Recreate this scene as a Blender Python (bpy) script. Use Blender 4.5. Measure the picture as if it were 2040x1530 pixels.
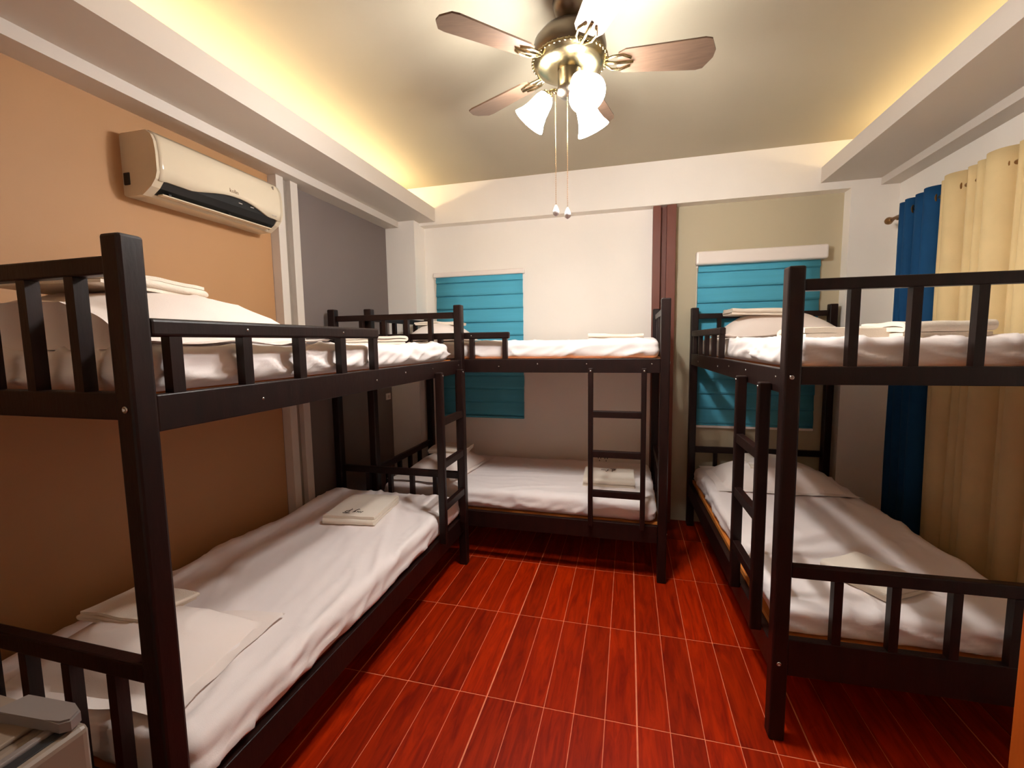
import bpy, bmesh, math, random
from math import sin, cos, pi, radians as R
from mathutils import Vector, Matrix, noise

random.seed(7)
scene = bpy.context.scene
for o in list(bpy.data.objects):
    bpy.data.objects.remove(o)
COL = scene.collection

# ------------------------------------------------------------------ camera, world, exposure
cam_d = bpy.data.cameras.new('camera')
cam = bpy.data.objects.new('camera', cam_d)
COL.objects.link(cam)
cam_d.sensor_fit = 'HORIZONTAL'
cam_d.sensor_width = 36.0
cam_d.lens = 36.0 * 879.7 / 2040.0
cam_d.clip_start = 0.02
_y, _p, _r = 0.2582, 0.0946, -0.0144
_f = Vector((-sin(_y) * cos(_p), cos(_y) * cos(_p), -sin(_p)))
_ri = Vector((cos(_y), sin(_y), 0))
_u = _ri.cross(_f)
_ri2 = _ri * cos(_r) + _u * sin(_r)
_u2 = _u * cos(_r) - _ri * sin(_r)
m = Matrix((_ri2, _u2, -_f)).transposed().to_4x4()
m.translation = (0, 0, 1.4623)
cam.matrix_world = m
scene.camera = cam

world = bpy.data.worlds.new('night')
scene.world = world
world.use_nodes = True
world.node_tree.nodes['Background'].inputs[0].default_value = (0.02, 0.025, 0.04, 1)
world.node_tree.nodes['Background'].inputs[1].default_value = 0.3
scene.view_settings.view_transform = 'Standard'
scene.view_settings.look = 'None'
scene.view_settings.exposure = 0.15
scene.view_settings.gamma = 1.0
scene.view_settings.use_curve_mapping = False
scene.cycles.max_bounces = 10
scene.cycles.diffuse_bounces = 8
scene.cycles.sample_clamp_indirect = 6.0

SHADE_STRENGTH = 115.0      # frosted glass shades of the fan lights
BULB_STRENGTH = 760.0      # bulbs inside them
COVE_LEFT = 33.0
COVE_RIGHT = 13.0

# ------------------------------------------------------------------ materials
def lin(c):
    return tuple((v / 255 / 12.92) if v / 255 <= 0.04045 else ((v / 255 + 0.055) / 1.055) ** 2.4 for v in c)


def mat(name, rgb, rough=0.6, var=0.06, scale=8.0, bump=0.0, bscale=60.0, metal=0.0, spec=0.5, stretch=(1, 1, 1), coat=0.0):
    m = bpy.data.materials.new(name)
    m.use_nodes = True
    nt = m.node_tree
    b = nt.nodes['Principled BSDF']
    b.inputs['Roughness'].default_value = rough
    b.inputs['Metallic'].default_value = metal
    b.inputs['Specular IOR Level'].default_value = spec
    b.inputs['Coat Weight'].default_value = coat
    tc = nt.nodes.new('ShaderNodeTexCoord')
    mp = nt.nodes.new('ShaderNodeMapping')
    mp.inputs['Scale'].default_value = stretch
    nt.links.new(tc.outputs['Object'], mp.inputs['Vector'])
    n = nt.nodes.new('ShaderNodeTexNoise')
    n.inputs['Scale'].default_value = scale
    n.inputs['Detail'].default_value = 5
    nt.links.new(mp.outputs[0], n.inputs['Vector'])
    rp = nt.nodes.new('ShaderNodeValToRGB')
    c = lin(rgb)
    rp.color_ramp.elements[0].position = 0.3
    rp.color_ramp.elements[1].position = 0.7
    rp.color_ramp.elements[0].color = tuple(v * (1 - var) for v in c) + (1,)
    rp.color_ramp.elements[1].color = tuple(min(1, v * (1 + var)) for v in c) + (1,)
    nt.links.new(n.outputs['Fac'], rp.inputs[0])
    nt.links.new(rp.outputs[0], b.inputs['Base Color'])
    if bump:
        n2 = nt.nodes.new('ShaderNodeTexNoise')
        n2.inputs['Scale'].default_value = bscale
        n2.inputs['Detail'].default_value = 3
        nt.links.new(mp.outputs[0], n2.inputs['Vector'])
        bp = nt.nodes.new('ShaderNodeBump')
        bp.inputs['Strength'].default_value = bump
        bp.inputs['Distance'].default_value = 0.004
        nt.links.new(n2.outputs['Fac'], bp.inputs['Height'])
        nt.links.new(bp.outputs[0], b.inputs['Normal'])
    return m


def emit(name, rgb, strength):
    m = bpy.data.materials.new(name)
    m.use_nodes = True
    nt = m.node_tree
    b = nt.nodes['Principled BSDF']
    b.inputs['Base Color'].default_value = (0.9, 0.88, 0.85, 1)
    b.inputs['Emission Color'].default_value = tuple(rgb) + (1,)
    b.inputs['Emission Strength'].default_value = strength
    return m


M = {}
M['cream'] = mat('cream_paint', (243, 237, 228), 0.62, 0.015, 3, 0.05, 120)
M['white'] = mat('white_paint', (208, 199, 189), 0.6, 0.015, 3, 0.04, 120)
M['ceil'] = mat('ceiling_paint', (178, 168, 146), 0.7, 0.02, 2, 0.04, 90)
M['beige'] = mat('beige_paint', (172, 128, 86), 0.6, 0.03, 2, 0.05, 120)
M['grey'] = mat('grey_paint', (118, 106, 102), 0.6, 0.03, 2, 0.05, 120)
M['green'] = mat('grey_green_paint', (190, 178, 150), 0.65, 0.02, 2, 0.05, 120)
M['palegrey'] = mat('pale_grey_paint', (205, 196, 186), 0.55, 0.02, 3)
M['dgrey'] = mat('channel_recess_grey', (140, 128, 116), 0.6, 0.03, 3)
M['brown'] = mat('brown_channel_paint', (104, 48, 28), 0.5, 0.08, 6, stretch=(6, 6, 1))
M['wood'] = mat('dark_stained_wood', (27, 10, 7), 0.42, 0.35, 10, 0.12, 40, spec=0.3, stretch=(3, 3, 0.6))
M['ply'] = mat('orange_plywood', (196, 118, 48), 0.6, 0.15, 6, stretch=(1, 6, 6))
M['sheet'] = mat('white_cotton_sheet', (234, 224, 220), 0.85, 0.015, 4, 0.08, 300, spec=0.2)
M['pillow'] = mat('white_pillowcase', (232, 220, 212), 0.85, 0.015, 4, 0.08, 300, spec=0.2)
M['towel'] = mat('white_terry_towel', (232, 220, 204), 0.95, 0.02, 6, 0.5, 420, spec=0.1)
M['thread'] = mat('dark_embroidery_thread', (58, 40, 22), 0.8, 0.1, 20)
M['teal'] = mat('teal_blind_fabric', (84, 172, 200), 0.75, 0.05, 5, 0.1, 250, spec=0.2, stretch=(0.4, 1, 9))
M['plastic'] = mat('white_plastic', (240, 230, 222), 0.35, 0.01, 4)
M['acbody'] = mat('ivory_plastic', (206, 192, 168), 0.13, 0.01, 4)
M['black'] = mat('black_plastic', (10, 11, 12), 0.4, 0.1, 10)
M['dgreyplastic'] = mat('dark_grey_plastic', (34, 36, 38), 0.45, 0.1, 10)
M['nickel'] = mat('brushed_nickel', (118, 107, 94), 0.3, 0.05, 20, metal=1.0)
M['brass'] = mat('polished_brass', (156, 142, 108), 0.24, 0.05, 20, metal=1.0)
M['bronze'] = mat('bronze_rod', (150, 112, 70), 0.35, 0.1, 20, metal=0.8)
M['blade'] = mat('walnut_fan_blade', (98, 76, 60), 0.45, 0.15, 12, stretch=(1, 8, 8))
M['steel'] = mat('steel_bolt', (190, 186, 180), 0.25, 0.05, 20, metal=1.0)
M['bluecur'] = mat('deep_blue_curtain', (16, 66, 108), 0.8, 0.06, 10, 0.15, 300, spec=0.2)
M['beigecur'] = mat('cream_curtain', (216, 192, 144), 0.8, 0.04, 10, 0.15, 300, spec=0.2)
M['crystal'] = mat('crystal_bead', (230, 230, 235), 0.05, 0.02, 10)
M['fridge'] = mat('pale_fridge_enamel', (126, 110, 96), 0.4, 0.02, 6)
M['fridgegrey'] = mat('grey_hinge_plastic', (118, 108, 104), 0.45, 0.03, 6)
M['gasket'] = mat('dark_rubber_gasket', (30, 30, 32), 0.5, 0.1, 10)
M['door'] = mat('orange_brown_door_veneer', (176, 84, 20), 0.45, 0.14, 5, stretch=(8, 8, 0.8))
M['grout'] = mat('pink_grout', (226, 128, 90), 0.8, 0.1, 30)
M['ink'] = mat('grey_print', (120, 96, 74), 0.6, 0.05, 20)
M['shade'] = emit('lit_frosted_glass', (1.0, 0.98, 0.95), SHADE_STRENGTH)
M['bulb'] = emit('lit_bulb', (1.0, 0.98, 0.95), BULB_STRENGTH)
M['ledL'] = emit('warm_led', (1.0, 0.80, 0.46), COVE_LEFT)
M['ledR'] = emit('warm_led_dim', (1.0, 0.80, 0.46), COVE_RIGHT)


def plank_material():
    m = bpy.data.materials.new('red_wood_look_tile')
    m.use_nodes = True
    nt = m.node_tree
    b = nt.nodes['Principled BSDF']
    b.inputs['Roughness'].default_value = 0.42
    b.inputs['Specular IOR Level'].default_value = 0.16
    tc = nt.nodes.new('ShaderNodeTexCoord')
    oi = nt.nodes.new('ShaderNodeObjectInfo')
    ad = nt.nodes.new('ShaderNodeVectorMath')
    ad.operation = 'MULTIPLY_ADD'
    cb = nt.nodes.new('ShaderNodeCombineXYZ')
    for k in range(3):
        nt.links.new(oi.outputs['Random'], cb.inputs[k])
    nt.links.new(cb.outputs[0], ad.inputs[0])
    ad.inputs[1].default_value = (37, 53, 11)
    nt.links.new(tc.outputs['Object'], ad.inputs[2])
    mp = nt.nodes.new('ShaderNodeMapping')
    mp.inputs['Scale'].default_value = (14, 1.6, 1)
    nt.links.new(ad.outputs[0], mp.inputs['Vector'])
    n = nt.nodes.new('ShaderNodeTexNoise')
    n.inputs['Scale'].default_value = 2.2
    n.inputs['Detail'].default_value = 7
    n.inputs['Roughness'].default_value = 0.62
    n.inputs['Distortion'].default_value = 1.1
    nt.links.new(mp.outputs[0], n.inputs['Vector'])
    rp = nt.nodes.new('ShaderNodeValToRGB')
    rp.color_ramp.elements[0].position = 0.32
    rp.color_ramp.elements[0].color = lin((126, 18, 0)) + (1,)
    rp.color_ramp.elements[1].position = 0.66
    rp.color_ramp.elements[1].color = lin((178, 42, 0)) + (1,)
    nt.links.new(n.outputs['Fac'], rp.inputs[0])
    mr = nt.nodes.new('ShaderNodeMapRange')
    mr.inputs[3].default_value = 0.66
    mr.inputs[4].default_value = 1.08
    nt.links.new(oi.outputs['Random'], mr.inputs[0])
    mx = nt.nodes.new('ShaderNodeVectorMath')
    mx.operation = 'SCALE'
    nt.links.new(rp.outputs[0], mx.inputs[0])
    nt.links.new(mr.outputs[0], mx.inputs['Scale'])
    nt.links.new(mx.outputs[0], b.inputs['Base Color'])
    return m


M['plank'] = plank_material()


# ------------------------------------------------------------------ helpers
def link(name, me, material=None, parent=None, smooth=False):
    o = bpy.data.objects.new(name, me)
    COL.objects.link(o)
    if material and not me.materials:
        me.materials.append(material)
    if smooth:
        for p in me.polygons:
            p.use_smooth = True
    if parent:
        o.parent = parent
    return o


def bm_obj(name, bm, material, parent=None, smooth=False):
    me = bpy.data.meshes.new(name)
    bmesh.ops.recalc_face_normals(bm, faces=bm.faces)
    bm.to_mesh(me)
    bm.free()
    return link(name, me, material, parent, smooth)


def bm_box(bm, lo, hi, bev=0.0, seg=2):
    r = bmesh.ops.create_cube(bm, size=1)
    vs = r['verts']
    for v in vs:
        v.co = Vector([lo[i] + (v.co[i] + .5) * (hi[i] - lo[i]) for i in range(3)])
    if bev:
        es = list({e for v in vs for e in v.link_edges})
        bmesh.ops.bevel(bm, geom=es, offset=bev, segments=seg, affect='EDGES', profile=0.5)


def box(name, lo, hi, material, parent=None, bev=0.0, seg=2):
    bm = bmesh.new()
    bm_box(bm, lo, hi, bev, seg)
    return bm_obj(name, bm, material, parent)


def bm_lathe(bm, prof, n=32, mtx=None, close=True):
    rings = []
    for (r, z) in prof:
        ring = []
        for k in range(n):
            a = 2 * pi * k / n
            v = Vector((r * cos(a), r * sin(a), z))
            ring.append(bm.verts.new(mtx @ v if mtx else v))
        rings.append(ring)
    for a, b in zip(rings, rings[1:]):
        for k in range(n):
            bm.faces.new((a[k], a[(k + 1) % n], b[(k + 1) % n], b[k]))
    if close:
        bm.faces.new(rings[0])
        bm.faces.new(rings[-1][::-1])


def lathe(name, prof, material, parent=None, n=32, mtx=None, close=True):
    bm = bmesh.new()
    bm_lathe(bm, prof, n, mtx, close)
    return bm_obj(name, bm, material, parent, True)


def bm_tube(bm, pts, r, n=8):
    pts = [Vector(p) for p in pts]
    rings = []
    for i, p in enumerate(pts):
        d = (pts[min(i + 1, len(pts) - 1)] - pts[max(i - 1, 0)]).normalized()
        a = Vector((0, 0, 1)) if abs(d.z) < .9 else Vector((1, 0, 0))
        s = d.cross(a).normalized()
        t = s.cross(d)
        rings.append([bm.verts.new(p + (s * cos(2 * pi * k / n) + t * sin(2 * pi * k / n)) * r) for k in range(n)])
    for a, b in zip(rings, rings[1:]):
        for k in range(n):
            bm.faces.new((a[k], a[(k + 1) % n], b[(k + 1) % n], b[k]))
    bm.faces.new(rings[0])
    bm.faces.new(rings[-1][::-1])


def tube(name, pts, r, material, parent=None, n=8):
    bm = bmesh.new()
    bm_tube(bm, pts, r, n)
    return bm_obj(name, bm, material, parent, True)


def empty(name, loc, rz, label, cat, group=None):
    o = bpy.data.objects.new(name, None)
    COL.objects.link(o)
    o.location = loc
    o.rotation_euler = (0, 0, rz)
    tag(o, label, cat, group)
    return o


def tag(o, label, cat, group=None):
    o['label'] = label
    o['category'] = cat
    if group:
        o['group'] = group
    return o


def struct(o, label=None):
    o['kind'] = 'structure'
    if label:
        o['label'] = label
    return o


# ------------------------------------------------------------------ room shell
XL, XR, YB, YF, ZC = -2.03, 1.735, 3.70, -1.0, 2.79

fl = struct(box('floor', (XL - .1, YF - .1, -.06), (XR + .1, YB + .1, -.0012), M['grout']),
            'red wood look floor tiles with pale pink joints')
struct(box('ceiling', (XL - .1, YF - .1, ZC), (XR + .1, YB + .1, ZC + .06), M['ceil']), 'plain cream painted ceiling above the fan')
struct(box('wall_left', (XL - .1, YF, 0), (XL, 2.21, ZC), M['beige']), 'beige painted left wall behind the air conditioner')
struct(box('wall_left_far', (XL - .1, 2.21, 0), (XL, YB, ZC), M['grey']), 'dark grey painted end of the left wall')
struct(box('wall_back', (XL, YB, 0), (.26, YB + .1, ZC), M['cream']), 'cream painted back wall behind the middle bunk bed')
struct(box('wall_back_right', (.26, YB, 0), (XR, YB + .1, ZC), M['green']), 'grey green painted part of the back wall')
struct(box('wall_right', (XR, YF, 0), (XR + .1, YB + .1, ZC), M['cream']), 'cream painted right wall behind the curtains')
struct(box('wall_front', (XL - .1, YF - .1, 0), (XR + .1, YF, ZC), M['cream']))
struct(box('trim_1', (XL, 3.60, 2.472), (XR, YB, ZC), M['cream']), 'cream beam along the top of the back wall')
struct(box('trim_2', (XL, 3.50, 0), (-1.76, YB, 2.495), M['cream']), 'cream corner column left of the middle bunk bed')
struct(box('trim_3', (1.455, 3.60, 0), (XR, YB, 2.472), M['cream']), 'cream corner column right of the grey green wall')


def soffit(name, x0, x1, lipx0, lipx1, z, ztop, label):
    s = box(name, (x0, YF, z), (x1, 3.60, z + .015), M['white'])
    struct(s, label)
    box('upstand', (lipx0, YF, z + .015), (lipx1, 3.60, ztop), M['white'], s)
    return s


soffit('trim_4', XL, -1.61, -1.625, -1.61, 2.495, 2.607, 'cream cove light ledge along the left side of the ceiling')
soffit('trim_5', 1.27, XR, 1.27, 1.285, 2.522, 2.625, 'cream cove light ledge along the right side of the ceiling')
struct(box('trim_6', (XL, YF, 2.445), (-1.905, 3.50, 2.495), M['white']), 'white moulding under the left cove ledge')
struct(box('trim_7', (1.625, YF, 2.475), (XR, 3.60, 2.522), M['white']), 'white moulding under the right cove ledge')

# folding-partition channels: two flanges and a recessed web each
c1 = struct(box('trim_8', (XL, 2.225, 0), (-2.005, 2.41, 2.445), M['dgrey']), 'pale grey upright channel between beige and grey wall')
box('flange', (XL, 2.212, 0), (-1.972, 2.268, 2.445), M['palegrey'], c1, .002)
box('flange', (XL, 2.325, 0), (-1.972, 2.385, 2.445), M['palegrey'], c1, .002)
c2 = struct(box('trim_9', (.19, 3.672, 0), (.33, YB, 2.472), M['brown']), 'dark brown upright channel on the back wall')
box('flange', (.172, 3.62, 0), (.228, YB, 2.472), M['brown'], c2, .002)
box('flange', (.272, 3.62, 0), (.338, YB, 2.472), M['brown'], c2, .002)

# floor planks: tiles of five planks, laid in rows
PW, PL, PX0, PY0 = .12, .5671, -.5538, 2.1825
cache = {}
for j in range(-6, 4):
    y0, y1 = PY0 + (j - 1) * PL, PY0 + j * PL
    y0c, y1c = max(y0, YF), min(y1, YB)
    if y1c - y0c < .03:
        continue
    if y1c < -.65:
        continue
    for i in range(-13, 20):
        x0, x1 = PX0 + i * PW, PX0 + (i + 1) * PW
        gl = .0030 if i % 5 == 0 else .0014
        gr = .0030 if (i + 1) % 5 == 0 else .0014
        x0c, x1c = max(x0 + gl, XL), min(x1 - gr, XR)
        if x1c - x0c < .01:
            continue
        a, b = y0c + .0022, y1c - .0022
        key = (round(x1c - x0c, 4), round(b - a, 4))
        if key not in cache:
            me = bpy.data.meshes.new('plank')
            bm = bmesh.new()
            bm_box(bm, (-key[0] / 2, -key[1] / 2, -.004), (key[0] / 2, key[1] / 2, 0))
            bm.to_mesh(me)
            bm.free()
            me.materials.append(M['plank'])
            cache[key] = me
        o = bpy.data.objects.new('plank', cache[key])
        o.location = ((x0c + x1c) / 2, (a + b) / 2, 0)
        COL.objects.link(o)
        o.parent = fl

# ------------------------------------------------------------------ cove LED strips (warm, lit)
for nm, x, z, mm, lab in (('led_strip', -1.88, 2.512, 'ledL', 'glowing warm LED strip inside the left ceiling cove'),
                          ('led_strip', 1.56, 2.539, 'ledR', 'glowing warm LED strip inside the right ceiling cove')):
    t = empty(nm, (x, 0, z), 0, lab, 'light', 'LED strips in the ceiling coves')
    box('strip_base', (-.032, -.95, 0), (.032, 3.52, .008), M['plastic'], t)
    box('diffuser', (-.026, -.94, .008), (.026, 3.50, .022), M[mm], t, .003)
    box('end_cap', (-.016, 3.50, 0), (.016, 3.53, .03), M['bronze'], t, .003)

# ------------------------------------------------------------------ bunk beds
BL, BW, PS = 1.975, .97, .053


def bunk(loc, rz, label, head_z, foot_z, head_slats, foot_slats, guard_len, guard_slats, lift=0.0, inset=.085):
    t = empty('bunk_bed', loc, rz, label, 'bunk bed', 'dark wooden bunk beds')
    W = M['wood']
    cyl = []
    for x in (0, BL - PS):
        for y in (0, BW - PS):
            p = box('post', (x, y, 0), (x + PS, y + PS, 1.70), W, t, .007, 2)
    # side rails
    for y in (.005, BW - .035):
        box('side_rail', (PS, y, 1.272), (BL - PS, y + .03, 1.356), W, t, .003)
        box('side_rail', (PS, y, .245), (BL - PS, y + .03, .352), W, t, .003)
    # ends
    for x, lz, sl in ((0, head_z, head_slats), (BL - PS, foot_z, foot_slats)):
        xa = x + (.006 if x == 0 else PS - .036)
        box('end_rail', (xa, PS, 1.617), (xa + .03, BW - PS, 1.656), W, t, .004)
        box('end_rail', (xa, PS, 1.305), (xa + .03, BW - PS, 1.366), W, t, .003)
        box('end_rail', (xa, PS, lz - .046), (xa + .03, BW - PS, lz), W, t, .004)
        box('end_rail', (xa, PS, .255), (xa + .03, BW - PS, .392), W, t, .003)
        for s in sl:
            box('slat', (xa + .001, s - .014, 1.366), (xa + .029, s + .014, 1.617), W, t)
            box('slat', (xa + .001, s - .014, .392), (xa + .029, s + .014, lz - .046), W, t)
        # bolt heads on the outer faces of the posts
        sx = -1 if x == 0 else 1
        for y in (PS / 2 - .004, BW - PS / 2):
            for z in (1.33, .30):
                mt = Matrix.Translation((x if x == 0 else x + PS, y, z)) @ Matrix.Rotation(sx * pi / 2, 4, 'Y')
                lathe('bolt', [(.008, -.001), (.008, .0025), (.0045, .004), (.004, .001)], M['steel'], t, 12, mt)
    # guard rail at the head half
    box('guard_rail', (PS, .004, 1.485), (guard_len, .036, 1.527), W, t, .008, 3)
    for s in guard_slats:
        box('slat', (s - .015, .007, 1.356), (s + .015, .033, 1.486), W, t)
    for s in guard_slats[1::2]:
        mt = Matrix.Translation((s, .004, 1.506)) @ Matrix.Rotation(pi / 2, 4, 'X')
        lathe('screw', [(.004, -.001), (.004, .0012), (.001, .0016)], M['steel'], t, 8, mt)
    for x in (.35, .95, 1.2, 1.5, BL - .1):
        mt = Matrix.Translation((x, .005, 1.31 if x < 1 else 1.325)) @ Matrix.Rotation(pi / 2, 4, 'X')
        lathe('screw', [(.0045, -.001), (.0045, .0012), (.001, .0016)], M['steel'], t, 8, mt)
    # plywood boards under the mattresses
    bo = box('bed_board', (PS * .7, inset, 1.334), (BL - PS * .7, BW - .036, 1.3545), M['ply'], t)
    bo['label'] = 'orange plywood board under the upper mattress'
    bo = box('bed_board', (PS * .7, .036 if lift else .06, .330 + lift), (BL - PS * .7, BW - .036, .352 + lift), M['ply'], t)
    bo['label'] = 'orange plywood board under the lower mattress'
    # ladder at the foot half
    la = box('ladder', (BL - .157, -.04, .335), (BL - .128, .003, 1.302), W, t, .006, 3)
    box('ladder_stile', (BL - .462, -.04, .335), (BL - .433, .003, 1.302), W, la, .006, 3)
    for z in (.54, .785, 1.027):
        box('rung', (BL - .436, -.036, z - .02), (BL - .154, -.006, z + .02), W, la, .003)
    for x in (BL - .1425, BL - .4475):
        mt = Matrix.Translation((x, -.04, 1.285)) @ Matrix.Rotation(pi / 2, 4, 'X')
        lathe('bolt', [(.006, -.001), (.006, .002), (.002, .003)], M['steel'], la, 10, mt)
    return t


BEDS = {
    'left': ((-1.015, .693), pi / 2),
    'back': ((-1.743, 2.674), 0.0),
    'right': ((.455, 3.645), -pi / 2 + .028),
}
EV = [.2, .371, .542, .713]
bunk(BEDS['left'][0] + (0,), BEDS['left'][1], 'dark brown wooden bunk bed along the beige left wall',
     .735, .622, [.165, .318, .473, .63, .785], [.222, .392, .555, .725], .98, [.11, .311, .523, .738, .955])
bunk(BEDS['back'][0] + (0,), BEDS['back'][1], 'dark brown wooden bunk bed across the back wall under the left blind',
     .60, .64, EV, EV, 1.02, [.11, .33, .55, .77, .99], inset=.04)
bunk(BEDS['right'][0] + (0,), BEDS['right'][1], 'dark brown wooden bunk bed along the right wall beside the curtains',
     .635, .668, EV, [.2, .37, .542, .705], .985, [.11, .33, .55, .765, .965], lift=.022)


def place(o, bed, x, y, z, rz=0.0):
    (bx, by), a = BEDS[bed]
    o.location = (bx + x * cos(a) - y * sin(a), by + x * sin(a) + y * cos(a), z)
    o.rotation_euler = (0, 0, a + rz)
    return o


# ------------------------------------------------------------------ bedding
def fbm(x, y, z):
    return noise.noise(Vector((x, y, z)))


def ridge(x, y, z):
    return max(0.0, 1 - abs(noise.noise(Vector((x, y, z)))) * 2.6) ** 3


def mattress(bed, label, z0, z1, x0, x1, y0, y1, seed, wr=1.0, ang=.25):
    a, b, c = (x1 - x0) / 2, (y1 - y0) / 2, (z1 - z0) / 2
    r = c * .72
    nx, ny, nz = 128, 58, 10
    bm = bmesh.new()
    grid = {}

    def vert(i, j, k):
        key = (i, j, k)
        if key in grid:
            return grid[key]
        p = Vector((a * (2 * i / nx - 1), b * (2 * j / ny - 1), c * (2 * k / nz - 1)))
        q = Vector((max(-a + r, min(a - r, p.x)), max(-b + r, min(b - r, p.y)), max(-c + r, min(c - r, p.z))))
        d = p - q
        if d.length > 1e-9:
            mx = max(abs(d.x), abs(d.y), abs(d.z))
            n = d.normalized()
            p = q + n * mx
        else:
            n = Vector((0, 0, 1 if k == nz else -1))
        # sheet wrinkles
        top = max(0.0, n.z)
        side = 1 - abs(n.z)
        ex, ey = a - abs(p.x), b - abs(p.y)
        edge = math.exp(-min(ex, ey) / .16)
        ca, sa = cos(ang), sin(ang)
        u, v = p.x * ca + p.y * sa, -p.x * sa + p.y * ca
        wu = u + .12 * fbm(p.x * 2.1, p.y * 2.1, seed + 5)
        wv = v + .05 * fbm(p.x * 3, p.y * 3, seed + 9)
        h = .0070 * ridge(wu * 1.6, wv * 9, seed) * (.35 + 1.5 * edge)
        h += .0042 * ridge(wu * 3.1, wv * 17, seed + 3) * (.3 + edge)
        h += .0045 * fbm(p.x * 2.2, p.y * 3.1, seed + 7)
        hs = .014 * ridge((p.x + p.y) * 3.2 + p.z * 9, p.z * 9 - p.x * 1.5, seed + 11)
        hs += .009 * ridge((p.x - p.y) * 7.5 - p.z * 16, p.z * 5, seed + 17)
        lowz = min(1.0, max(0.0, .75 - p.z / c * .75))
        p = p + n * (h * top * wr + hs * side * wr * lowz - .006 * side)
        if n.z < -.3:
            p.z = max(p.z, -c)
        vv = bm.verts.new(p)
        grid[key] = vv
        return vv

    def quad(f):
        vs = [vert(*x) for x in f]
        if len(set(vs)) == 4:
            bm.faces.new(vs)

    for i in range(nx):
        for j in range(ny):
            quad(((i, j, nz), (i + 1, j, nz), (i + 1, j + 1, nz), (i, j + 1, nz)))
    for i in range(0, nx):
        for j in range(0, ny):
            quad(((i, j, 0), (i, j + 1, 0), (i + 1, j + 1, 0), (i + 1, j, 0)))
    for i in range(nx):
        for k in range(nz):
            quad(((i, 0, k), (i + 1, 0, k), (i + 1, 0, k + 1), (i, 0, k + 1)))
            quad(((i, ny, k), (i, ny, k + 1), (i + 1, ny, k + 1), (i + 1, ny, k)))
    for j in range(ny):
        for k in range(nz):
            quad(((0, j, k), (0, j, k + 1), (0, j + 1, k + 1), (0, j + 1, k)))
            quad(((nx, j, k), (nx, j + 1, k), (nx, j + 1, k + 1), (nx, j, k + 1)))
    o = bm_obj('mattress', bm, M['sheet'], None, True)
    place(o, bed, (x0 + x1) / 2, (y0 + y1) / 2, (z0 + z1) / 2)
    return tag(o, label, 'mattress', 'mattresses on the bunk beds')


def pillow(bed, label, x, y, z, lx, ly, h, rz, seed, pitch=0.0, fl=.05, droop=0.0, ex=.62, lean=0.0):
    """lx along the bed, ly across it; a flat flange runs round the stuffed middle."""
    nx, ny = 44, 56
    bm = bmesh.new()
    gt, gb = {}, {}
    for i in range(nx + 1):
        for j in range(ny + 1):
            u, v = 2 * i / nx - 1, 2 * j / ny - 1
            fu, fv = 1 - fl / (lx / 2), 1 - fl / (ly / 2)
            iu, iv = min(1, abs(u) / fu), min(1, abs(v) / fv)
            if u < 0:
                iu *= 1 - lean
            t = max(0, (1 - iu ** 2.4)) ** ex * max(0, (1 - iv ** 2.6)) ** ex
            px = lx / 2 * u * (1 - .07 * (1 - v * v) * abs(u))
            py = ly / 2 * v * (1 - .05 * (1 - u * u) * abs(v))
            w = .008 * ridge(px * 6, py * 6, seed) * t + .006 * fbm(px * 4, py * 4, seed + 2)
            w += .010 * fbm(px * 9, py * 9, seed + 4) * (1 if t < .05 else .15)
            edge = max(iu if abs(u) > fu else 0, iv if abs(v) > fv else 0)
            zf = .017 + (.014 * fbm(px * 5, py * 5, seed + 8) if t < .02 else 0)
            zt = zf + h * .86 * t + w
            zb = zf - h * .14 * t - .004 + (w * .3 if t < .05 else 0)
            if droop and u < -.7:
                zt -= droop * (-.7 - u)
                zb -= droop * (-.7 - u)
            gt[i, j] = bm.verts.new((px, py, max(zt, .006)))
            border = i in (0, nx) or j in (0, ny)
            gb[i, j] = gt[i, j] if border else bm.verts.new((px, py, max(zb, .002) if not droop else zb))
    for i in range(nx):
        for j in range(ny):
            bm.faces.new((gt[i, j], gt[i + 1, j], gt[i + 1, j + 1], gt[i, j + 1]))
            bm.faces.new((gb[i, j], gb[i, j + 1], gb[i + 1, j + 1], gb[i + 1, j]))
    o = bm_obj('pillow', bm, M['pillow'], None, True)
    o.data.set_sharp_from_angle(angle=R(55))
    place(o, bed, x, y, z, rz)
    if pitch:
        o.rotation_euler = (Matrix.Rotation(o.rotation_euler.z, 4, 'Z') @ Matrix.Rotation(pitch, 4, 'Y')).to_euler()
    return tag(o, label, 'pillow', 'white pillows at the head ends')


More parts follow.
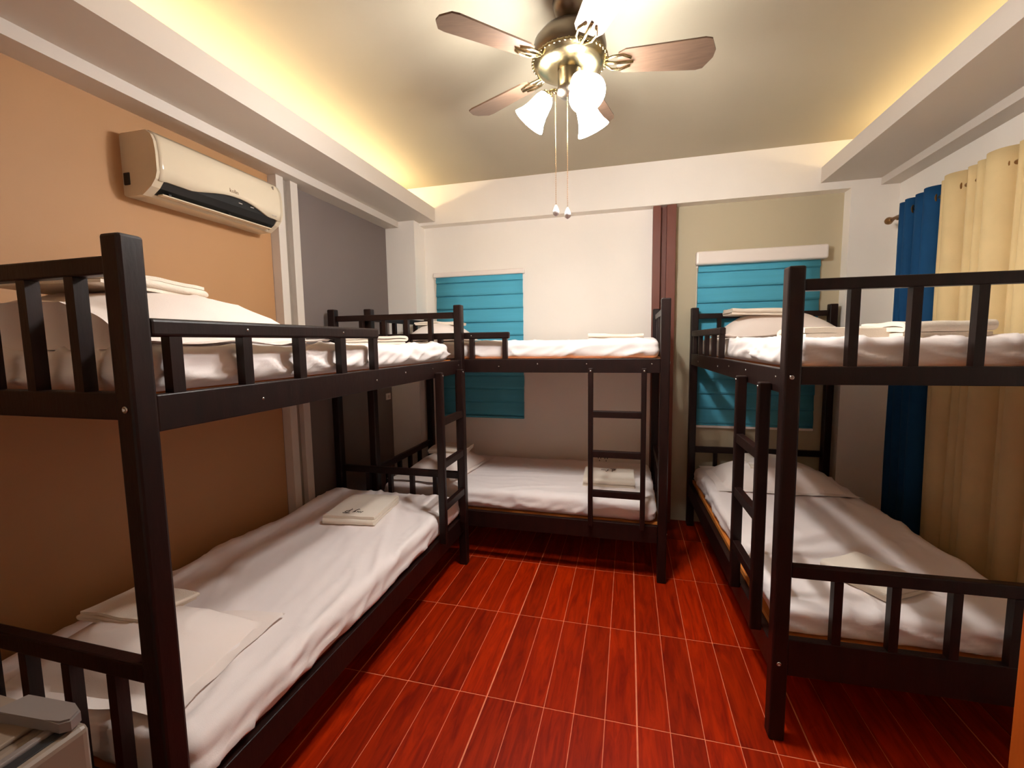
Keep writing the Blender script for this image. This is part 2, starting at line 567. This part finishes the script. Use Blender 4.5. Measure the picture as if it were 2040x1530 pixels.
def towel(bed, label, x, y, z, w, d, layers, th, rz, seed, pitch=0.0, roll=0.0, mark=False):
    """a towel folded zig-zag: w along the fold, d across it; folds show at local -y and +y."""
    path = []
    hd = d / 2 - th / 2
    for k in range(layers):
        zc = th / 2 + k * th
        s = 1 if k % 2 == 0 else -1
        n = 12
        for q in range(n + 1):
            path.append((s * (-hd + 2 * hd * q / n), zc))
        if k < layers - 1:
            for q in range(1, 6):
                a = -pi / 2 + pi * q / 6
                path.append((s * (hd + cos(a) * th / 2), zc + th / 2 + sin(a) * th / 2))
    half = th * .47
    nxs = 22
    bm = bmesh.new()
    rows = []
    for i in range(nxs + 1):
        xx = w * (i / nxs - .5)
        e = abs(2 * i / nxs - 1)
        sh = 1 - .10 * max(0, e - .85) / .15
        top, bot = [], []
        for q, (py, pz) in enumerate(path):
            a = Vector(path[max(q - 1, 0)])
            b = Vector(path[min(q + 1, len(path) - 1)])
            t = (b - a).normalized()
            nn = Vector((-t.y, t.x))
            lv = pz / (layers * th)
            ds = .010 * fbm(xx * 5, py * 5, seed) * lv + .006 * fbm(xx * 12, py * 12, seed + 3) * lv
            xo = xx * (1 + .05 * fbm(0, py * 4, seed + lv * 2.5)) + .006 * fbm(xx * 3, py * 7, seed + 6 + lv * 3)
            yo = py + .008 * fbm(xx * 6, lv * 2, seed + 12)
            top.append(bm.verts.new((xo, yo + nn.x * half * sh, max(0.001, pz + nn.y * half * sh + ds))))
            bot.append(bm.verts.new((xo, yo - nn.x * half * sh, max(0.0005, pz - nn.y * half * sh + ds))))
        rows.append((top, bot))
    n = len(path)
    for (t0, b0), (t1, b1) in zip(rows, rows[1:]):
        for q in range(n - 1):
            bm.faces.new((t0[q], t1[q], t1[q + 1], t0[q + 1]))
            bm.faces.new((b0[q], b0[q + 1], b1[q + 1], b1[q]))
        bm.faces.new((t0[0], b0[0], b1[0], t1[0]))
        bm.faces.new((t0[-1], t1[-1], b1[-1], b0[-1]))
    for (t, b), fl_ in ((rows[0], 1), (rows[-1], -1)):
        for q in range(n - 1):
            f = (t[q], t[q + 1], b[q + 1], b[q])
            bm.faces.new(f if fl_ == 1 else f[::-1])
    o = bm_obj('folded_towel', bm, M['towel'], None, True)
    o.data.set_sharp_from_angle(angle=R(60))
    if mark:
        # dark embroidered script mark near one end of the top face
        zt = layers * th + .004
        bm = bmesh.new()
        S = .0016

        def st(pts, s=.045, ox=0.0, oy=0.0):
            bm_tube(bm, [(ox + px * s, oy + py * s, zt + .0012 * fbm(px * 3, py * 3, 2)) for px, py in pts], S, 6)
        st([(-.9, .1), (-.75, .55), (-.62, .1), (-.5, .55), (-.36, .1), (-.25, .5), (-.15, .12)], ox=-.015)
        st([(-.1, .5), (.0, .1), (.2, .5), (.05, -.15), (-.15, -.55), (-.3, -.4)], ox=-.012)
        st([(.5, .05), (.45, .4), (.65, .62), (.95, .5), (.9, .15), (.6, 0), (.4, -.35), (.55, -.6)])
        st([(.2, .78), (.6, .84), (1.1, .78)])
        mk = bm_obj('embroidered_mark', bm, M['thread'], o, True)
        mk['label'] = 'dark embroidered script mark'
        mk.location = mark
    place(o, bed, x, y, z, rz)
    if pitch or roll:
        o.rotation_euler = (Matrix.Rotation(o.rotation_euler.z, 4, 'Z') @ Matrix.Rotation(pitch, 4, 'X') @ Matrix.Rotation(roll, 4, 'Y')).to_euler()
    return tag(o, label, 'towel', 'folded white towels on the beds')


ZU0, ZU1, ZL0, ZL1 = 1.355, 1.457, .3535, .482
mattress('left', 'upper bunk mattress in white sheet beside the beige left wall', ZU0, ZU1, .06, 1.85, .05, .93, 3.1, 1.3)
mattress('left', 'lower bunk mattress in white sheet below the beige left wall', ZL0, ZL1, .06, 1.88, .012, .93, 8.4, 1.5, .3)
mattress('back', 'upper bunk mattress in white sheet against the back wall', ZU0, ZU1 + .008, .06, 1.92, .05, .93, 13.3, 1.2)
mattress('back', 'lower bunk mattress in white sheet against the back wall', ZL0, ZL1, .06, 1.92, .04, .93, 17.9, 1.0, .1)
mattress('right', 'upper bunk mattress in white sheet beside the curtains', ZU0, ZU1, .06, 1.92, .05, .93, 23.6, 1.3)
mattress('right', 'lower bunk mattress in white sheet below the curtains', ZL0 + .022, ZL1, .06, 1.92, .04, .93, 29.2, 1.4, -.3)

pillow('left', 'plump white pillow on the upper left bunk, under a folded towel', .41, .49, ZU1, .72, .84, .185, .02, 2.2, fl=.06, ex=.5, lean=.22)
pillow('left', 'white flanged pillow on the lower left bunk beside the fridge', .285, .47, ZL1, .46, .66, .12, .13, 5.7)
pillow('back', 'white pillow at the head of the upper back bunk', .36, .50, ZU1 + .01, .50, .70, .15, .05, 9.1)
pillow('back', 'white pillow at the head of the lower back bunk', .37, .45, ZL1, .50, .80, .13, -.12, 12.8)
pillow('right', 'tall white pillow on the upper right bunk below the blind', .34, .48, ZU1 + .01, .52, .78, .17, .0, 15.5)
pillow('right', 'white flanged pillow on the lower right bunk below the blind', .36, .49, ZL1, .60, .82, .15, .02, 18.4, fl=.06)

towel('left', 'folded white towel on top of the plump upper left pillow', .30, .50, 1.622, .34, .36, 4, .011, .15, 1.1, pitch=.0, roll=.05)
towel('left', 'folded white towel near the foot of the upper left bunk', 1.49, .36, ZU1, .36, .34, 3, .014, .6, 2.4)
towel('left', 'folded white towel on the lower left pillow beside the fridge', .36, .58, .577, .20, .25, 3, .010, .05, 3.9, roll=.09)
towel('left', 'folded white towel with dark script on the lower left mattress', 1.49, .47, ZL1 + .004, .30, .35, 3, .016, pi / 2 + .12, 5.2, mark=(0, .10, 0))
towel('back', 'folded white towel on the pillow of the upper back bunk', .34, .52, 1.597, .34, .28, 2, .012, .2, 6.6)
towel('back', 'folded white towel near the foot of the upper back bunk', 1.66, .32, ZU1 + .012, .33, .30, 3, .012, .03, 7.8)
towel('back', 'folded white towel on the pillow of the lower back bunk', .38, .56, .604, .30, .24, 3, .013, .1, 8.5)
towel('back', 'folded white towel with dark script on the lower back mattress', 1.62, .41, ZL1 + .004, .34, .30, 3, .017, .02, 9.9, mark=(.0, .07, 0))
towel('right', 'folded white towel on the tall upper right pillow', .36, .36, 1.613, .36, .30, 3, .014, pi / 2 - .05, 11.3, roll=.05)
towel('right', 'smooth white towel lying flat by the upper right bunk slats', 1.58, .30, ZU1, .30, .30, 2, .022, pi / 2, 12.6)
towel('right', 'folded white towel with layered edges by the upper right bunk slats', 1.68, .55, ZU1, .26, .28, 3, .019, pi / 2 + .0, 14.1)
towel('right', 'folded white towel on the lower right pillow below the blind', .30, .48, .585, .30, .34, 3, .012, pi / 2, 15.7)
towel('right', 'folded white towel at the foot of the lower right mattress', 1.66, .45, ZL1 + .004, .25, .22, 3, .017, .55, 17.0)


# ------------------------------------------------------------------ blinds
def blind(x0, x1, ztop, zbot, y, label, head, cord_side):
    t = empty('window_blind', ((x0 + x1) / 2, y, zbot), 0, label, 'blind', 'teal window blinds')
    hw = (x1 - x0) / 2
    H = ztop - zbot
    if head > .06:
        box('headrail', (-hw - .022, -.062, H - head), (hw + .03, YB - y, H), M['plastic'], t, .014, 3)
    else:
        box('headrail', (-hw - .018, -.03, H - head), (hw + .018, YB - y, H), M['plastic'], t, .008, 3)
    pitch, z = .116, H - head + .02
    first = True
    while z > .03:
        zl = max(.012, z - (.07 if first else pitch))
        first = False
        bm = bmesh.new()
        n = 7
        pr = []
        for k in range(n):
            q = k / (n - 1)
            zz = z + .006 + (zl - z - .006) * q
            yy = -.003 - .012 * q ** 1.6 - .003 * sin(pi * q)
            pr.append((yy, zz))
        for (ya, za), (yb, zb) in zip(pr, pr[1:]):
            pass
        vs = []
        for xx in (-hw, -hw * .33, hw * .33, hw):
            e = .004 * random.uniform(-1, 1) if abs(xx) == hw else 0
            vs.append([[bm.verts.new((xx + e * sin(pi * k / (n - 1)), pr[k][0] + dy, pr[k][1])) for k in range(n)] for dy in (0, .0025)])
        for A, B in zip(vs, vs[1:]):
            for s in (0, 1):
                for k in range(n - 1):
                    bm.faces.new((A[s][k], B[s][k], B[s][k + 1], A[s][k + 1]))
            for k in (0, n - 1):
                bm.faces.new((A[0][k], B[0][k], B[1][k], A[1][k]))
        for A in (vs[0], vs[-1]):
            for k in range(n - 1):
                bm.faces.new((A[0][k], A[0][k + 1], A[1][k + 1], A[1][k]))
        bm_obj('blind_slat', bm, M['teal'], t, True)
        z = zl
    box('bottom_rail', (-hw, -.022, 0), (hw, -.004, .018), M['plastic' if head > .06 else 'teal'], t, .004)
    box('backing', (-hw + .004, .002, .01), (hw - .004, .006, H - head), M['teal'], t)
    sx = cord_side * (hw + .008)
    tube('pull_cord', [(sx, -.012, H - head), (sx, -.012, H * .5), (sx, -.012, .08)], .0028, M['plastic'], t, 6)
    bm = bmesh.new()
    bmesh.ops.create_uvsphere(bm, u_segments=10, v_segments=6, radius=.009, matrix=Matrix.Translation((sx, -.012, H - head - .01)))
    bm_obj('cord_bead', bm, M['plastic'], t, True)
    return t


blind(-1.655, -.866, 2.078, .80, 3.692, 'teal slatted window blind behind the back bunk bed', .042, -1)
blind(.508, 1.325, 2.118, .775, 3.692, 'teal window blind with wide white headrail on grey green wall', .098, -1)

# ------------------------------------------------------------------ air conditioner
ac = empty('air_conditioner', (XL, 1.43, 2.085), 0, 'ivory wall air conditioner high on the beige left wall', 'air conditioner')
AL = .675
prof = [(0, .018), (.02, .0), (.105, 0.0), (.118, .012)]                       # bottom
bodyp = [(0, .008), (.012, 0), (.100, 0), (.118, .010), (.150, .030), (.176, .058), (.186, .085),
         (.186, .16), (.180, .205), (.166, .232), (.140, .250), (.012, .252), (0, .244)]
bm = bmesh.new()
NY = 40
mouth0, mouth1 = .035, AL - .03


def zmouth(y):                                                                  # upper lip of the black outlet
    q = (y - mouth0) / (mouth1 - mouth0)
    a = .056
    if .20 < q < .90:
        s = (q - .20) / .70
        a += .038 * sin(pi * s ** 1.1) ** 1.1
    return a


def prism_along_y(bm, pts, y0, y1):
    A = [bm.verts.new((x, y0, z)) for x, z in pts]
    B = [bm.verts.new((x, y1, z)) for x, z in pts]
    n = len(pts)
    for k in range(n):
        bm.faces.new((A[k], A[(k + 1) % n], B[(k + 1) % n], B[k]))
    bm.faces.new(A)
    bm.faces.new(B[::-1])


# back body and two end caps, with the outlet hollow between them
core = [(0, .008), (.012, 0), (.100, 0), (.112, .008), (.104, .060), (.110, .090), (.160, .090), (.160, .232), (.140, .250), (.012, .252), (0, .244)]
prism_along_y(bm, core, .03, AL - .03)
prism_along_y(bm, bodyp, 0, .035)
prism_along_y(bm, bodyp, AL - .03, AL)
bm_obj('body', bm, M['acbody'], ac)
# curved front panel with arched lower edge
bm = bmesh.new()
upper = [(.186, .16), (.180, .205), (.166, .232), (.140, .2515)]
ca, cb_ = [], []
for k in range(NY + 1):
    y = .012 + (AL - .024) * k / NY
    zl = zmouth(y) if mouth0 < y < mouth1 else .052
    f = .186 - max(0, (.085 - zl)) * .36
    col = [(f + .004, zl)] + [(.190, max(zl + .02, .10))] + [(x + .004, z + .001) for x, z in upper]
    ca.append([bm.verts.new((x, y, z)) for x, z in col])
    cb_.append([bm.verts.new((x - .012, y, z - (.004 if q > 2 else 0))) for q, (x, z) in enumerate(col)])
for A, B in zip(ca, ca[1:]):
    for q in range(len(A) - 1):
        bm.faces.new((A[q], B[q], B[q + 1], A[q + 1]))
for A, B in zip(cb_, cb_[1:]):
    for q in range(len(A) - 1):
        bm.faces.new((A[q], A[q + 1], B[q + 1], B[q]))
for k in range(NY):
    bm.faces.new((ca[k][0], cb_[k][0], cb_[k + 1][0], ca[k + 1][0]))
    bm.faces.new((ca[k][-1], ca[k + 1][-1], cb_[k + 1][-1], cb_[k][-1]))
for k in (0, NY):
    for q in range(len(ca[0]) - 1):
        bm.faces.new((ca[k][q], ca[k][q + 1], cb_[k][q + 1], cb_[k][q]))
fp = bm_obj('front_panel', bm, M['acbody'], ac, True)
# black outlet: back cavity sheet, arched glossy strip and louvre
bm = bmesh.new()
prism_along_y(bm, [(.106, .010), (.118, .010), (.150, .030), (.168, .058), (.176, .094), (.150, .094), (.112, .060)], .036, AL - .031)
bm_obj('air_outlet', bm, M['black'], ac)
box('louvre', (.120, .045, .006), (.150, AL - .05, .012), M['acbody'], ac, .002)
for y in (.07, .36, .60):
    box('louvre_clip', (.122, y, .011), (.150, y + .012, .018), M['black'], ac)
bm = bmesh.new()
for y in (.40, .47):
    bm_box(bm, (.170, y, .075), (.1745, y + .02, .078))
bm_obj('indicator_light', bm, M['palegrey'], ac)
box('pipe_port', (.008, -.004, .045), (.040, .004, .095), M['black'], ac, .0035)
box('panel_latch', (.176, AL - .062, .206), (.187, AL - .056, .222), M['dgrey'], ac)


def text_mesh(name, body, size, material, parent, mtx, ext=.0006):
    cu = bpy.data.curves.new(name, 'FONT')
    cu.body = body
    cu.size = size
    cu.extrude = ext
    cu.resolution_u = 2
    tmp = bpy.data.objects.new(name, cu)
    COL.objects.link(tmp)
    dg = bpy.context.evaluated_depsgraph_get()
    me = bpy.data.meshes.new_from_object(tmp.evaluated_get(dg))
    bpy.data.objects.remove(tmp)
    me.transform(mtx)
    return link(name, me, material, parent)


face_x = Matrix(((0, 0, 1), (1, 0, 0), (0, 1, 0))).to_4x4()                     # text reads along +Y on a face looking +X
text_mesh('brand_lettering', 'kolin', .026, M['ink'], ac, Matrix.Translation((.1905, .335, .108)) @ face_x)
text_mesh('small_lettering', 'inverter', .011, M['palegrey'], ac, Matrix.Translation((.1900, AL - .085, .066)) @ face_x)

# ------------------------------------------------------------------ ceiling fan with three lights
FX, FY = -.236, 1.85
fan = empty('ceiling_fan', (FX, FY, ZC), 0, 'brass and nickel ceiling fan with three lit glass shades', 'ceiling fan')
lathe('canopy', [(.02, 0), (.062, 0), (.066, -.02), (.055, -.055), (.03, -.078), (.016, -.082)], M['nickel'], fan)
lathe('downrod', [(.013, -.07), (.013, -.13)], M['nickel'], fan, 16)
lathe('motor_housing', [(.03, -.105), (.075, -.115), (.115, -.138), (.138, -.165), (.143, -.19), (.143, -.232), (.138, -.236)], M['nickel'], fan, 48)
rg = lathe('trim_ring', [(.136, -.226), (.144, -.228), (.148, -.235), (.145, -.242), (.139, -.245), (.136, -.252), (.122, -.261), (.098, -.268), (.070, -.271), (.045, -.269)], M['brass'], fan, 48)
bm = bmesh.new()
for k in range(44):
    a = 2 * pi * k / 44
    mt = Matrix.Translation((.145 * cos(a), .145 * sin(a), -.236)) @ Matrix.Rotation(a, 4, 'Z') @ Matrix.Rotation(.7, 4, 'X') @ Matrix.Diagonal((.006, .0045, .010, 1))
    bmesh.ops.create_uvsphere(bm, u_segments=6, v_segments=5, radius=1, matrix=mt)
bm_obj('rope_beading', bm, M['brass'], rg, True)
lathe('light_hub', [(.045, -.266), (.046, -.330), (.052, -.338), (.050, -.352), (.030, -.366), (.010, -.372)], M['nickel'], fan, 32)
BLZ = -.246
for az in (8, 80, 152, 224, 296):
    rot = Matrix.Rotation(R(az), 4, 'Z') @ Matrix.Rotation(R(-12), 4, 'X')
    off = Matrix.Translation((0, 0, BLZ))
    bm = bmesh.new()
    pts = []
    r0, r1 = .185, .545
    n = 14
    up = []
    lo = []
    for k in range(n + 1):
        q = k / n
        x = r0 + (r1 - r0) * q
        w = .052 + .024 * q
        if q > .86:
            w *= max(.05, 1 - ((q - .86) / .14) ** 2.2) ** .5
        if q < .06:
            w *= .75 + 4 * q
        up.append((x, w))
        lo.append((x, -w))
    loop = up + lo[::-1]
    T = [bm.verts.new(off @ rot @ Vector((x, y, .003))) for x, y in loop]
    B = [bm.verts.new(off @ rot @ Vector((x, y, -.003))) for x, y in loop]
    bm.faces.new(T)
    bm.faces.new(B[::-1])
    for k in range(len(loop)):
        bm.faces.new((T[k], B[k], B[(k + 1) % len(loop)], T[(k + 1) % len(loop)]))
    bl = bm_obj('blade', bm, M['blade'], fan)
    bm = bmesh.new()
    for sgn in (-1, 1):
        bm_tube(bm, [off @ rot @ Vector(p) for p in ((.135, .012 * sgn, .0), (.165, .030 * sgn, -.006), (.20, .034 * sgn, -.006), (.235, .018 * sgn, -.006))], .005, 6)
    A = [off @ rot @ Vector(p) for p in ((.13, 0, 0), (.17, 0, -.007), (.245, 0, -.006))]
    bm_tube(bm, A, .006, 6)
    bm_obj('blade_arm', bm, M['brass'], bl, True)

shade_prof = [(.021, 0), (.030, -.006), (.037, -.022), (.041, -.045), (.046, -.070), (.055, -.095), (.066, -.115), (.068, -.120),
              (.065, -.119), (.053, -.096), (.044, -.071), (.039, -.046), (.035, -.023), (.028, -.008), (.019, -.003)]
for az in (180, 300, 60):
    a = R(az)
    d = Vector((cos(a), sin(a), 0))
    p0 = d * .045 + Vector((0, 0, -.340))
    p1 = d * .072 + Vector((0, 0, -.334))
    p2 = d * .088 + Vector((0, 0, -.346))
    arm = tube('light_arm', [p0, d * .06 + Vector((0, 0, -.334)), p1, p2], .010, M['brass'], fan, 10)
    mt = Matrix.Translation(p2) @ Matrix.Rotation(a, 4, 'Z') @ Matrix.Rotation(R(-40), 4, 'Y')
    lathe('fitter', [(.012, .012), (.023, .008), (.0245, -.008), (.020, -.010)], M['brass'], arm, 20, mt)
    lathe('glass_shade', shade_prof, M['shade'], arm, 28, mt, close=False)
    lathe('bulb', [(.010, -.015), (.014, -.03), (.026, -.06), (.030, -.08), (.026, -.102), (.012, -.112), (.002, -.114)], M['bulb'], arm, 16, mt)
for (cx, cy, zb) in ((-.056, 0.0, 2.005), (-.006, -.02, 1.985)):
    zt, zl = -.350, zb - ZC
    bm = bmesh.new()
    bm_tube(bm, [(cx, cy, zt), (cx, cy, zl)], .0010, 6)
    k = zt
    while k > zl:
        bmesh.ops.create_icosphere(bm, subdivisions=1, radius=.0019, matrix=Matrix.Translation((cx, cy, k)))
        k -= .0085
    ch = bm_obj('pull_chain', bm, M['bronze'], fan, True)
    lathe('crystal_bead', [(.002, .012), (.006, .006), (.012, -.008), (.014, -.016), (.011, -.026), (.003, -.032)], M['crystal'], ch, 8,
          Matrix.Translation((cx, cy, zl)))

# ------------------------------------------------------------------ curtains and rod
RX, RZ = 1.63, 2.212
rod = empty('curtain_rod', (RX, 3.46, RZ), 0, 'bronze curtain rod with ball finial on the right wall', 'curtain rod')
tube('rod', [(0, 0, 0), (0, -1.9, 0)], .011, M['bronze'], rod, 14)
for s, yy in ((1, 0.0), (-1, -1.9)):
    lathe('finial', [(.011, -.006), (.016, 0), (.012, .006), (.018, .014), (.024, .026), (.021, .040), (.010, .048), (.002, .05)], M['bronze'], rod, 16,
          Matrix.Translation((0, yy, 0)) @ Matrix.Rotation(-s * pi / 2, 4, 'X'))
for yy in (-.06, -1.84):
    bm = bmesh.new()
    bm_tube(bm, [(0, yy, -.011), (XR - RX - .006, yy, -.011)], .007, 8)
    bm_box(bm, (XR - RX - .008, yy - .02, -.04), (XR - RX, yy + .02, .02))
    bm_obj('bracket', bm, M['bronze'], rod)


def curtain(y0, y1, folds, material, label, seed, zt=2.285, zb=.03):
    """hangs in rounded folds; folds = (width, depth, has_eyelet) repeated from y0 towards y1"""
    nz = 26
    t = empty('curtain', (RX, (y0 + y1) / 2, zb), 0, label, 'curtain', 'curtains on the right wall')
    ym = (y0 + y1) / 2
    cols = []
    eyes = []
    y, k = y0, 0
    while y > y1 + .02:
        w, d, eye = folds[k % len(folds)]
        w = min(w, y - y1)
        n = max(8, int(w / .006))
        for i in range(n):
            s = i / n
            cols.append((y - w * s, d * (1 - (2 * s - 1) ** 2) ** .55 if 0 < s < 1 else 0.0, k))
        if eye:
            eyes.append((y - w * .80, d))
        y -= w
        k += 1
    cols.append((y, 0.0, k))
    bm = bmesh.new()
    G = []
    for q_ in range(nz + 1):
        q = q_ / nz
        z = zt + (zb - zt) * q
        row = []
        for (yy, dd, kk) in cols:
            am = 1 - .18 * q + .5 * q * fbm(kk * 3.7, q * .8, seed)
            x = .026 - dd * am + .010 * q * fbm(yy * 7, q * 2.0, seed + 5) + .0025 * fbm(yy * 26, q * 5, seed + 9)
            ys = yy - ym + .03 * q * fbm(yy * 2.5, q * 1.2, seed + 7)
            row.append(bm.verts.new((max(-.085, min(.09, x)), ys, z - zb)))
        G.append(row)
    for A, B in zip(G, G[1:]):
        for i in range(len(cols) - 1):
            bm.faces.new((A[i], A[i + 1], B[i + 1], B[i]))
    o = bm_obj('fabric', bm, material, t, True)
    md = o.modifiers.new('thickness', 'SOLIDIFY')
    md.thickness = .003
    for (y, d) in eyes:
        bm = bmesh.new()
        prof = [(.021 + .006 * cos(b * pi / 4), .004 * sin(b * pi / 4)) for b in range(9)]
        mt = Matrix.Translation((-.004, y - ym, RZ - zb)) @ Matrix.Rotation(.62, 4, 'Z') @ Matrix.Rotation(pi / 2, 4, 'X')
        bm_lathe(bm, prof, 20, mt, close=False)
        bm_obj('eyelet', bm, M['bronze'], t, True)
    return t


curtain(3.36, 2.985, [(.075, .050, False), (.085, .062, True), (.10, .058, False), (.115, .075, True)], M['bluecur'],
        'deep blue curtain gathered at the far end of the rod', 3.3, 2.278)
curtain(2.985, 1.70, [(.06, .045, False), (.135, .082, True), (.075, .050, False), (.07, .058, False), (.15, .085, True)], M['beigecur'],
        'cream curtain beside the blue curtain on the rod', 6.1, 2.286)

# ------------------------------------------------------------------ mini fridge, door, outlet, switch
fr = empty('mini_fridge', (-1.09, .235, 0), 0, 'small pale fridge beside the left bunk bed', 'fridge')
box('body', (-.25, -.235, .03), (.178, .235, .845), M['fridge'], fr, .008, 2)
box('top_panel', (-.252, -.237, .845), (.160, .237, .853), M['fridge'], fr, .003)
box('gasket', (.178, -.222, .05), (.190, .222, .838), M['gasket'], fr, .002)
dr = box('door', (.190, -.235, .05), (.236, .238, .848), M['fridge'], fr, .012, 3)
box('door_top_trim', (.192, -.225, .846), (.206, .228, .855), M['fridgegrey'], dr, .003)
box('door_top_groove', (.206, -.22, .846), (.224, .222, .850), M['gasket'], dr, .001)
bm = bmesh.new()
hp = [(.082, .192), (.098, .236), (.196, .242), (.226, .232), (.234, .214), (.222, .205), (.190, .203), (.12, .198)]
A = [bm.verts.new((x, y, .853)) for x, y in hp]
B = [bm.verts.new((x, y, .872)) for x, y in hp]
for k in range(len(hp)):
    bm.faces.new((A[k], A[(k + 1) % len(hp)], B[(k + 1) % len(hp)], B[k]))
bm.faces.new(A)
bm.faces.new(B)
bmesh.ops.bevel(bm, geom=[e for e in bm.edges if all(abs(v.co.z - .872) < 1e-5 for v in e.verts)], offset=.003, segments=2, affect='EDGES')
hc = bm_obj('hinge_cover', bm, M['fridgegrey'], fr)
hc['label'] = 'grey hinge cover'
for x in (-.22, .15):
    for y in (-.2, .2):
        lathe('foot', [(.018, 0), (.018, .032)], M['dgreyplastic'], fr, 12, Matrix.Translation((x, y, 0)))

struct(box('wall_entry', (.79, .10, 0), (XR, .20, ZC), M['cream']))
dd = empty('wooden_door', (.766, .235, 0), 0, 'orange brown wooden door leaf cut off by the right picture edge', 'door')
box('leaf', (-.02, 0, .012), (.02, .80, 2.05), M['door'], dd, .002)
for z0, z1 in ((.25, .92), (1.12, 1.85)):
    box('raised_panel', (-.026, .14, z0), (-.018, .56, z1), M['door'], dd, .004)
lathe('door_knob', [(.012, 0), (.012, .03), (.026, .042), (.028, .055), (.018, .068), (.002, .07)], M['brass'], dd, 20,
      Matrix.Translation((-.02, .64, 1.0)) @ Matrix.Rotation(-pi / 2, 4, 'Y'))
for z in (.25, 1.02, 1.80):
    lathe('hinge', [(.008, -.05), (.008, .05)], M['nickel'], dd, 10, Matrix.Translation((.018, -.012, z)))

ou = empty('wall_outlet', (-.197, YB, .476), 0, 'white double wall outlet above the lower back mattress', 'outlet')
box('plate', (-.06, -.008, -.036), (.06, 0, .036), M['plastic'], ou, .003)
for x in (-.028, .026):
    bm = bmesh.new()
    bm_box(bm, (x - .014, -.0095, .004), (x - .006, -.0078, .016))
    bm_box(bm, (x + .006, -.0095, .004), (x + .014, -.0078, .016))
    bm_box(bm, (x - .003, -.0095, -.018), (x + .003, -.0078, -.008))
    bm_obj('socket', bm, M['black'], ou)
sw = empty('light_switch', (XL, 3.43, 1.005), 0, 'small white light switch on the dark grey wall', 'switch')
box('plate', (0, -.036, -.028), (.008, .036, .028), M['plastic'], sw, .002)
box('rocker', (.008, -.014, -.012), (.012, .014, .012), M['palegrey'], sw, .001)
